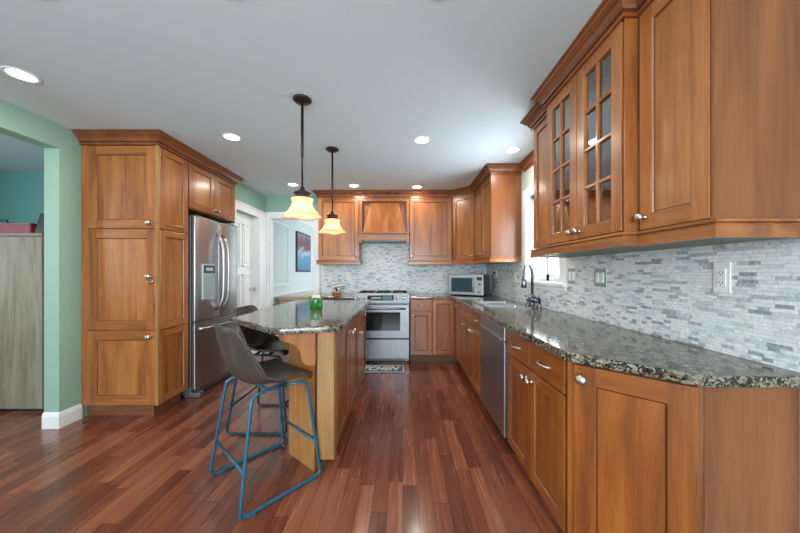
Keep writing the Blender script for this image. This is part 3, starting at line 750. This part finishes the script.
m = MB(); m.box(.01, .09, -.03, .12, 0, .05); m.box(fw-.09, fw-.01, -.03, .12, 0, .05); m.box(.09, fw-.09, .03, .05, .012, .08); m.build('foot_grille', steel_dark, t, bevel=.01)
m = MB(); m.box(.015, .10, -.0, .10, FZ-.012, FZ+.012); m.box(fw-.10, fw-.015, 0, .10, FZ-.012, FZ+.012); m.build('hinge_cover', steel_dark, t)

# ------------------------------------------------------------------ range
t = thing('range', 'stainless steel slide-in range with oven window between cherry base cabinets', 'range', (-.665, 3.955, 0), 0)
rw = .752
MB().box(.002, rw-.002, .045, .635, .03, .90).build('body', steel_dark, t)
MB().box(-.006, rw+.006, .02, .635, .905, .925).build('cooktop', black, t, bevel=.003)
m = MB(); vs = [(0, -.02, .83), (rw, -.02, .83), (rw, .05, .83), (0, .05, .83), (0, .015, .962), (rw, .015, .962), (rw, .05, .955), (0, .05, .955)]
m.add(vs, [(0,3,2,1),(4,5,6,7),(0,1,5,4),(1,2,6,5),(2,3,7,6),(3,0,4,7)]); cp = m.build('control_panel', range_steel, t, bevel=.003)
def onpanel(x, z, dy=0): return Matrix.Translation((x, -.02+.035*(z-.83)/.132-dy, z)) @ Matrix.Rotation(PI/2-math.atan2(.035, .132), 4, 'X')
for x in (.065, .135, .593, .672):
    MB().lathe([(.024, 0), (.022, .018), (.018, .022), (0, .023)], 20, onpanel(x, .895)).build('burner_knob', steel, cp)
MB().box(-.18, .18, -.036, .036, 0, .002, onpanel(.362, .895)).build('display', blackglass, cp)
m = MB()
for i in range(5): m.box(-.13+i*.028, -.118+i*.028+.008, -.012, .012, .002, .0028, onpanel(.362, .895))
for i in range(6):
    for j in range(2): m.box(.03+i*.022, .042+i*.022, -.02+j*.024, -.006+j*.024, .002, .0028, onpanel(.362, .895))
m.build('display_marks', plain('teal_readout', (.15, .4, .42), .4), cp)
m = MB(); m.box(.004, rw-.004, -.02, .045, .355, .800); od = m.build('oven_door', range_steel, t, bevel=.004)
MB().box(.125, rw-.125, -.0225, -.018, .455, .705).build('oven_window', plain('oven_glass', (.012, .016, .018), .06, 0, Specular_IOR_Level=.35), od)
m = MB(); m.tube([(.05, -.065, .755), (rw-.05, -.065, .755)], .013, 12)
for x in (.07, rw-.07): m.tube([(x, -.018, .755), (x, -.065, .755)], .010, 8)
m.build('oven_handle', range_steel, od)
MB().box(.004, rw-.004, -.018, .045, .075, .335).build('warming_drawer', range_steel, t, bevel=.004)
MB().box(.01, rw-.01, -.01, .03, .337, .353).build('vent_slot', black, t)
MB().box(.02, rw-.02, .05, .07, 0, .07).build('toe_kick', black, t)
for gx in (.04, .28, .52):
    m = MB()
    m.tube([(gx, .08, .955), (gx+.2, .08, .955), (gx+.2, .60, .955), (gx, .60, .955), (gx, .08, .955)], .006, 6)
    for y in (.2, .34, .48): m.tube([(gx, y, .957), (gx+.2, y, .957)], .006, 6)
    m.tube([(gx+.1, .08, .957), (gx+.1, .60, .957)], .006, 6)
    for x in (gx, gx+.2):
        for y in (.08, .6): m.tube([(x, y, .925), (x, y, .955)], .006, 6)
    m.build('burner_grate', black, t)

# ------------------------------------------------------------------ microwave, sink, faucet
t = thing('microwave', 'stainless steel countertop microwave set diagonally in the corner', 'microwave', (.655, 4.185, CT1), -math.radians(29))
MB().box(0, .49, .02, .35, .012, .295).build('case', plain('grey_case', (.16, .17, .17), .4, .6), t, bevel=.004)
m = MB(); m.box(0, .385, 0, .02, .014, .295); md = m.build('door', fridge_steel, t, bevel=.003)
MB().box(.04, .345, -.003, .001, .055, .250).build('window', plain('microwave_window', (.03, .06, .08), .08), md)
MB().tube([(.365, -.002, .05), (.365, -.028, .07), (.365, -.028, .235), (.365, -.002, .255)], .007, 8).build('handle', steel, md)
mp = MB().box(.388, .49, 0, .02, .014, .295).build('control_panel', fridge_steel, t, bevel=.003)
MB().box(.402, .476, -.002, .001, .215, .265).build('display', blackglass, mp)
for z in (.165, .06): MB().lathe([(.019, 0), (.017, .014), (0, .016)], 18, Matrix.Translation((.439, 0, z)) @ Matrix.Rotation(PI/2, 4, 'X')).build('dial', steel_dark if z > .1 else steel, mp)
m = MB()
for x in (.03, .44):
    for y in (.05, .32): m.lathe([(.012, 0), (.012, .013)], 10, Matrix.Translation((x, y, 0)))
m.build('foot', black, t)

t = thing('sink', 'stainless steel double sink dropped into the granite in front of the window', 'sink', (.77, 2.64, CT1), 0)
m = MB(); w_, l_ = .40, .64
m.box(0, w_, 0, .03, 0, .006); m.box(0, w_, l_-.03, l_, 0, .006); m.box(0, .03, .03, l_-.03, 0, .006); m.box(w_-.03, w_, .03, l_-.03, 0, .006); m.box(.03, w_-.03, .305, .335, 0, .006)
m.build('rim', steel_h, t, bevel=.002)
for (a, b) in ((.028, .307), (.333, .612)):
    m = MB(); x0, x1 = .028, w_-.028; z = -.17
    vs = [(x0,a,0),(x1,a,0),(x1,b,0),(x0,b,0),(x0+.02,a+.02,z),(x1-.02,a+.02,z),(x1-.02,b-.02,z),(x0+.02,b-.02,z)]
    m.add(vs, [(0,1,5,4),(1,2,6,5),(2,3,7,6),(3,0,4,7),(4,5,6,7)]); m.build('basin', steel, t, bevel=.012)

t = thing('faucet', 'dark metal gooseneck faucet with lever handles behind the sink', 'faucet', (1.235, 2.79, CT1), 0)
MB().lathe([(.030, 0), (.030, .008), (.022, .014), (.022, .05), (.026, .056), (.026, .085), (.018, .095), (.018, .12)], 20).build('base', gun, t)
p = [(0, 0, .11), (0, 0, .30)]+[(-.085+.085*math.cos(a), .0, .30+.10*math.sin(a)) for a in [PI*k/10 for k in range(1, 11)]]+[(-.17, 0, .27)]
MB().tube(p, .0125, 14).build('gooseneck', gun, t, rot=(0, 0, math.radians(42)))
MB().lathe([(.013, 0), (.020, -.02), (.024, -.09), (.020, -.10), (0, -.10)], 16, Matrix.Translation((-.17, 0, .285))).build('spray_head', gun, t, rot=(0, 0, math.radians(42)))
for y in (-.085, .085):
    m = MB(); M = Matrix.Translation((0, y, 0))
    m.lathe([(.026, 0), (.026, .008), (.016, .02), (.015, .05), (.021, .06), (.021, .078), (.010, .088), (0, .09)], 16, M)
    m.tube([(0, y, .075), (-.02, y+(.05 if y > 0 else -.05), .095)], .006, 8); m.build('handle', gun, t)
for y, lb, h in ((2.62, 'dark metal side sprayer beside the faucet on the near side', .10),):
    t = thing('side_sprayer', lb, 'sprayer', (1.225, y, CT1), 0)
    MB().lathe([(.022, 0), (.022, .008), (.014, .014), (.014, .035), (.018, .045)], 16).build('holder', gun, t)
    MB().tube([(0, 0, .04), (0, 0, .085), (-.015, 0, .105), (-.045, 0, .112)], [.013, .014, .016, .013], 12).build('nozzle', gun, t)

# ------------------------------------------------------------------ outlets and switches (right wall)
def plate(label, y, z, kind, w=.075, h=.118, wall='r', x=None):
    loc = (XR-.0085, y, z) if wall == 'r' else (x, YB-.0085, z)
    t = thing('wall_plate', label, 'outlet' if kind == 'outlet' else 'switch', loc, R90 if wall == 'r' else 0, 'wall plates on the backsplash')
    MB().box(-w/2, w/2, -.006, 0, -h/2, h/2).build('plate', kind == 'outlet' and white_p or plate_m, t, bevel=.002)
    if kind == 'outlet':
        o = MB().box(-.017, .017, -.009, -.004, -.036, .036).build('receptacle', white_p, t, bevel=.001)
        for zz in (-.02, .02):
            for xx in (-.006, .006): MB().box(xx-.001, xx+.001, -.0095, -.0085, zz-.005, zz+.005).build('slot', black, o)
            MB().box(-.002, .002, -.0095, -.0085, zz-.012, zz-.008).build('slot', black, o)
    else:
        n = 2 if kind == 'double' else 1
        for k in range(n):
            c = (k-(n-1)/2)*.046; MB().box(c-.016, c+.016, -.010, -.004, -.034, .034).build('rocker', white_p, t, bevel=.002)
    return t
plate_m = plain('pewter_plate', (.40, .42, .41), .4, .5)
plate('white outlet on the backsplash under the nearest wall cabinet', 292*1.308/320, 1.225, 'outlet', .064, .126)
plate('double rocker switch on the backsplash between window and nearest outlet', 292*1.308/198, 1.21, 'double', .12)
plate('rocker switch on the backsplash right beside the sink window', 292*1.308/169.5, 1.215, 'double', .10)
plate('small outlet on the tiled wall beyond the faucet', 3.40, 1.19, 'outlet')
plate('outlet on the back wall left of the microwave', 0, 1.19, 'outlet', wall='b', x=.585)
plate('outlet on the back wall left of the range', 0, 1.19, 'outlet', wall='b', x=-.86)
pl = plate('corner outlet beside the microwave holding a black plug', 4.10, 1.22, 'outlet')
t = thing('power_cord', 'black plug and cord hanging beside the microwave', 'cord', (XR-.0185, 4.10, 1.235), 0)
MB().box(-.03, 0, -.015, .015, -.015, .015).build('plug', black, t, bevel=.003)
MB().tube([(-.028, 0, 0), (-.036, .0, -.012), (-.034, .004, -.06), (-.026, .012, -.16), (-.022, .04, -.255), (-.020, .12, -.310), (-.020, .22, -.313)], .0045, 8).build('cord', black, t)

# ------------------------------------------------------------------ stools
def stool(label, loc, rz, legs, obj_mat=leather_m):
    t = thing('counter_stool', label, 'stool', (*loc, 0), rz, 'counter stools at the island')
    # shell
    prof = [(.205, .600), (.197, .616), (.16, .622), (.08, .612), (-.02, .603), (-.10, .608), (-.155, .635), (-.19, .69), (-.212, .76), (-.228, .83), (-.243, .90), (-.250, .945)]
    wid = [.200, .212, .220, .225, .225, .222, .218, .214, .208, .198, .185, .172]
    curl = [.000, .004, .012, .022, .038, .062, .085, .088, .075, .058, .045, .036]
    nu = 16; vs = []; fs = []
    for i, (x, z) in enumerate(prof):
        a = Vector(prof[max(0, i-1)]); b = Vector(prof[min(len(prof)-1, i+1)]); tt = (b-a).normalized(); nrm = Vector((-tt.y, tt.x))
        if nrm.x < 0 and nrm.y < 0: nrm = -nrm
        if i < 6 and nrm.y < 0: nrm = -nrm
        if i >= 6 and nrm.x < 0: nrm = -nrm
        for j in range(nu+1):
            u = -1+2*j/nu; c = curl[i]*abs(u)**2.4
            dz = -.022*abs(u)**6 if i == len(prof)-1 else 0
            dz += (-.010*abs(u)**6 if i == len(prof)-2 else 0)
            dx = -.015*abs(u)**6 if i <= 1 else 0
            vs.append((x+nrm.x*c+dx, wid[i]*u*(1-.06*abs(u)**3), z+nrm.y*c+dz))
    for i in range(len(prof)-1):
        for j in range(nu): q = i*(nu+1)+j; fs.append((q, q+1, q+nu+2, q+nu+1))
    sh = MB().add(vs, fs, True).build('seat_shell', obj_mat, t, solid=.016, subsurf=2)
    # stitched welt around the rim
    rim = [vs[j] for j in range(nu+1)]+[vs[i*(nu+1)+nu] for i in range(1, len(prof))]+[vs[(len(prof)-1)*(nu+1)+j] for j in range(nu-1, -1, -1)]+[vs[i*(nu+1)] for i in range(len(prof)-2, 0, -1)]
    rim.append(rim[0]); MB().tube(rim, .0085, 8).build('edge_welt', leather_m, sh)
    for s in (-1, 1):
        pts = [(.05, s*.165, .588), (.140, s*.190, .585), (.163, s*.195, .570), (.170, s*.199, .54), (.225, s*.240, .05), (.225, s*.241, .028), (.212, s*.241, .014), (.17, s*.241, .011),
               (-.17, s*.241, .011), (-.212, s*.241, .014), (-.225, s*.241, .028), (-.225, s*.240, .05), (-.16, s*.199, .54), (-.152, s*.195, .572), (-.13, s*.190, .586), (-.04, s*.165, .590), (.05, s*.165, .588)]
        MB().tube(pts, .0095, 10).build('side_frame', legs, t)
    for x, z in ((.200, .215), (-.200, .215)):
        y = lerp(.240, .199, (z-.05)/.49); MB().tube([(x if x > 0 else x, -y, z), (x, y, z)], .008, 10).build('footrest' if x > 0 else 'rear_bar', legs, t)
    for x in (.05, -.06): MB().tube([(x, -.17, .588), (x, .17, .588)], .010, 8).build('seat_support', legs, t)
    for s in (-1, 1):
        for x in (-.175, .175): MB().box(x-.022, x+.022, s*.241-.013, s*.241+.013, 0, .014).build('foot_pad', legs, t, bevel=.003)
    return t
stool('grey-brown leather stool with teal metal legs in front of the island corner', (-.84, 1.785), math.radians(48), tealmetal)
stool('dark leather stool half hidden behind the nearer stool, pushed under the island side', (-1.12, 2.475), math.radians(0), darkmetal)

# ------------------------------------------------------------------ pendants
def pendant(label, x, y):
    t = thing('pendant_light', label, 'lamp', (x, y, CZ), 0, 'pendants over the island')
    MB().lathe([(.062, 0), (.062, -.008), (.050, -.018), (.020, -.024), (.010, -.034), (0, -.034)], 28).build('canopy', bronze, t)
    m = MB(); m.tube([(0, 0, -.03), (0, 0, -.60)], .0065, 10)
    # chain-wrapped look on the upper half: small alternating links
    z = -.05
    while z > -.40:
        m.tube([(.009*math.cos(a), .009*math.sin(a) if int(z*1000) % 2 else .004*math.sin(a), z-.014*math.sin(a)) for a in [2*PI*q/8 for q in range(9)]], .0022, 5); z -= .024
    m.build('stem', bronze, t)
    MB().lathe([(.012, -.600), (.020, -.622), (.040, -.634), (.056, -.640), (.056, -.648), (.046, -.652), (.046, -.668), (.052, -.670), (.052, -.678), (.030, -.679)], 24).build('fitter', bronze, t)
    # bell shade, square-ish flare with eight soft lobes
    prof = [(.050, -.678), (.070, -.684), (.071, -.690), (.062, -.702), (.063, -.716), (.072, -.740), (.090, -.768), (.116, -.794), (.128, -.806)]
    seg = 40; vs = []; fs = []
    for i, (r, z) in enumerate(prof):
        k = i/(len(prof)-1)
        for j in range(seg):
            a = 2*PI*j/seg; rr = r*(1+.05*k*math.cos(4*a)); vs.append((rr*math.cos(a), rr*math.sin(a), z-.004*k*math.cos(4*a)))
    for i in range(len(prof)-1):
        for j in range(seg): l = (j+1) % seg; fs.append((i*seg+j, i*seg+l, (i+1)*seg+l, (i+1)*seg+j))
    MB().add(vs, fs, True).build('lamp_shade', shade_m, t, solid=.004)
    MB().lathe([(0, -.68), (.014, -.682), (.014, -.692), (.022, -.704), (.023, -.716), (.016, -.728), (0, -.733)], 16).build('bulb', emit('lit_bulb', (1, .86, .6), 5), t)
    l = bpy.data.lights.new('pendant_glow', 'POINT'); l.energy = PEND_POWER; l.color = (1, .84, .62); l.shadow_soft_size = .03
    o = bpy.data.objects.new('pendant_glow', l); COL.objects.link(o); o.parent = t; o.location = (0, 0, -.765)
pendant('nearer of the two bronze pendant lamps, with lit cream glass shade over the island', -.69, 2.0)
pendant('farther bronze pendant lamp with lit shade hanging toward the range', -.68, 2.81)

# ------------------------------------------------------------------ recessed lights
def downlight(label, x, y):
    t = thing('recessed_light', label, 'light', (x, y, CZ), 0, 'recessed ceiling lights')
    MB().lathe([(.060, .0005), (.060, -.004), (.074, -.006), (.078, -.003), (.078, .0005)], 32, closed=True).build('trim_ring', white, t)
    MB().lathe([(.061, -.0015), (.0, -.0016)], 32).build('lens', lamp_m, t)
    l = bpy.data.lights.new('downlight', 'AREA'); l.shape = 'DISK'; l.size = .13; l.energy = DOWN_POWER; l.color = WARM
    o = bpy.data.objects.new('downlight', l); COL.objects.link(o); o.parent = t; o.location = (0, 0, -.012)
for x, y, lb in ((-2.29, 1.753, 'lit recessed ceiling light at far left above the green wall opening'),
                 (-1.50, 2.56, 'lit recessed ceiling light in front of the pantry and refrigerator crown'),
                 (.17, 2.617, 'lit recessed ceiling light alone right of the farther pendant'),
                 (-1.49, 3.95, 'small lit recessed ceiling light just behind the nearer pendant rod'),
                 (-.67, 4.00, 'small lit recessed ceiling light above the left side of the range hood'),
                 (.195, 4.06, 'small lit recessed ceiling light above the cabinet right of the hood'),
                 (1.06, 2.83, 'lit recessed ceiling light over the sink between the crowned cabinets'),
                 (-1.53, 1.185, 'recessed ceiling light cut by the top edge near the left corner'),
                 (-.71, 1.185, 'recessed ceiling light cut by the top edge above the nearer pendant'),
                 (.16, 1.185, 'recessed ceiling light cut by the top edge near the middle')):
    downlight(lb, x, y)

# ------------------------------------------------------------------ mat with lettering
t = thing('kitchen_mat', 'slate mat reading KITCHEN on the floor in front of the range', 'mat', (-.36, 3.745, 0), 0)
MB().box(-.385, .385, -.145, .145, 0, .008).build('mat_body', plain('slate_mat', (.07, .12, .14), .8), t, bevel=.003)
m = MB(); a, b = .372, .132
m.box(-a, a, -b, -b+.014, .008, .0095); m.box(-a, a, b-.014, b, .008, .0095); m.box(-a, -a+.014, -b, b, .008, .0095); m.box(a-.014, a, -b, b, .008, .0095)
m.build('border', white_p, t)
tcu = bpy.data.curves.new('lettering', 'FONT'); tcu.body = 'KITCHEN'; tcu.size = .19; tcu.align_x = 'CENTER'; tcu.align_y = 'CENTER'; tcu.shear = .35; tcu.extrude = .001; tcu.offset = .004
tmp = bpy.data.objects.new('tmp', tcu); COL.objects.link(tmp)
me = bpy.data.meshes.new_from_object(tmp.evaluated_get(bpy.context.evaluated_depsgraph_get())); bpy.data.objects.remove(tmp)
me.materials.clear(); me.materials.append(white_p)
o = bpy.data.objects.new('lettering', me); COL.objects.link(o); o.parent = t; o.location = (-.01, 0, .0095)
xs = [v.co.x for v in me.vertices]; o.scale = (.62/(max(xs)-min(xs)), 1, 1)

# ------------------------------------------------------------------ small items
t = thing('green_jar', 'green glass jar candle on the island top', 'candle', (-.785, 2.64, CT1+.001), 0)
MB().lathe([(.052, 0), (.056, .006), (.057, .08), (.055, .10), (.050, .10), (.048, .06), (0, .055)], 28).build('jar', grn, t)
MB().lathe([(.047, .0), (.047, .045), (0, .045)], 20, Matrix.Translation((0, 0, .052))).build('wax', white_p, t)
m = MB()
for k in range(3): m.lathe([(0, .0), (.014, .004), (.010, .022), (0, .028)], 10, Matrix.Translation((-.025+k*.025, 0, .097)))
m.build('wax_top', plain('cream', (.75, .68, .58), .5), t)

t = thing('flower_ornament', 'small ornament of white blooms on a terracotta base at the back wall', 'ornament', (-.99, 4.35, CT1), 0)
MB().lathe([(.05, 0), (.065, .01), (.07, .035), (.055, .045), (0, .045)], 20).build('base', plain('terracotta', (.45, .17, .07), .6), t)
m = MB()
for k in range(9):
    a = k*2.4; r = .03+.006*k; c = Vector((r*math.cos(a), r*.6*math.sin(a), .085+.012*(k % 4)+.006*k))
    m.lathe([(0, -.018), (.016, -.012), (.022, 0), (.014, .014), (0, .017)], 10, Matrix.Translation(c))
m.build('blooms', plain('white_petals', (.8, .78, .74), .6), t)
m = MB()
for k in range(6):
    a = k*1.1+.3; m.tube([(0, 0, .04), (.03*math.cos(a), .02*math.sin(a), .10), (.085*math.cos(a), .04*math.sin(a), .15+.03*(k % 3))], [.004, .006, .001], 6)
m.build('leaves', plain('dark_leaves', (.04, .05, .05), .6), t)

# wine/tall glasses behind the glass doors
def glassware(label, x, y, z):
    o = MB().lathe([(.030, 0), (.030, .002), (.004, .006), (.004, .065), (.020, .085), (.034, .115), (.035, .14), (.030, .17), (.028, .17), (.033, .14), (.032, .116), (.018, .088), (0, .082)], 20).build('wine_glass', cupglass)
    o.location = (x, y, z); tag(o, label, 'glass', 'glassware behind the glass doors')
cupglass = glassmat('drinking_glass', (.93, .96, .97), 1.6)
zz = [UD0+.0165, UD0+.2645, UD0+.4945]; rows = ['bottom', 'second', 'third']; pos = [(1.38, 'nearest the camera'), (1.52, 'left of the nearest one'), (1.68, 'middle of the far door'), (1.80, 'farthest left')]
for z, rn in zip(zz, rows):
    for y, pn in pos: glassware('stemmed clear glass on the %s shelf behind glass doors, %s' % (rn, pn), 1.08, y, z)

# picture in the dining room
t = thing('wall_painting', 'abstract red, white and blue painting on the pale dining room wall', 'painting', (-2.199, 6.42, 1.25), PI/2)
MB().box(-.44, .44, -.03, 0, 0, .84).build('canvas', plain('canvas_edge', (.03, .03, .05), .5), t)
def paint():
    m, nt, p = newmat('painted_canvas'); L = nt.links
    tc = N(nt, 'ShaderNodeTexCoord'); sp = N(nt, 'ShaderNodeSeparateXYZ'); L.new(tc.outputs['Object'], sp.inputs[0])
    n = N(nt, 'ShaderNodeTexNoise'); n.inputs['Scale'].default_value = 5; n.inputs['Detail'].default_value = 4; L.new(tc.outputs['Object'], n.inputs['Vector'])
    v = math_(nt, 'ADD', math_(nt, 'MULTIPLY', sp.outputs[2], 1.05), math_(nt, 'MULTIPLY', math_(nt, 'SUBTRACT', n.outputs[0], .5), .6))
    r = ramp(nt, [(0, (.06, .20, .30)), (.33, (.10, .30, .42)), (.45, (.40, .48, .52)), (.56, (.22, .09, .11)), (.72, (.12, .07, .10)), (.85, (.30, .20, .25)), (1, (.16, .14, .2))]); L.new(v, r.inputs[0]); L.new(r.outputs[0], p.inputs['Base Color']); p.inputs['Roughness'].default_value = .5
    return m
MB().box(-.41, .41, -.033, -.030, .03, .81).build('painted_face', paint(), t)

# dining table
t = thing('console_table', 'tan wooden console table seen beyond the island in the next room', 'table', (-1.86, 5.65, 0), 0)
MB().box(-.29, .29, -.68, .68, .775, .825).build('tabletop', tan, t, bevel=.004)
MB().box(-.26, .26, -.64, .64, .69, .775).build('apron', tan, t)
for sx in (-1, 1):
    for sy in (-1, 1): MB().box(sx*.245-.025, sx*.245+.025, sy*.62-.025, sy*.62+.025, 0, .69).build('leg', tan, t)

# side room cabinet and things on it
t = thing('tall_storage_cabinet', 'tall grey woodgrain storage cabinet through the green wall opening', 'cabinet', (-4.3, 2.58, 0), 0)
MB().box(0, 1.11, .018, .42, .03, 1.565).build('body', greywood, t)
MB().box(0, .553, 0, .018, .04, 1.56).build('door', greywood, t); MB().box(.557, 1.11, 0, .018, .04, 1.56).build('door', greywood, t)
MB().box(-.01, 1.12, -.01, .43, 1.565, 1.59).build('top', plain('brown_edge', (.16, .13, .10), .5), t)
MB().box(.02, 1.09, .03, .40, 0, .03).build('plinth', black, t)
t = thing('red_case', 'dark red box case on top of the grey storage cabinet', 'case', (-3.81, 2.66, 1.59), 0)
MB().box(0, .42, 0, .24, 0, .105).build('case_body', red_m, t, bevel=.01)
MB().box(-.004, .424, -.004, .244, .085, .105).build('lid_band', plain('dark_red', (.14, .008, .015), .4), t, bevel=.004)
MB().tube([(.05, .03, .10), (.06, .03, .13), (.16, .03, .135), (.17, .03, .10)], .008, 8).build('handle', black, t)
t = thing('black_frame', 'small black frame leaning beside the red case', 'frame', (-3.295, 2.64, 1.59), 0)
m = MB(); M = Matrix.Rotation(math.radians(-12), 4, 'X'); m.box(-.04, .05, 0, .02, .004, .20, M); m.build('frame_body', black, t, bevel=.002)
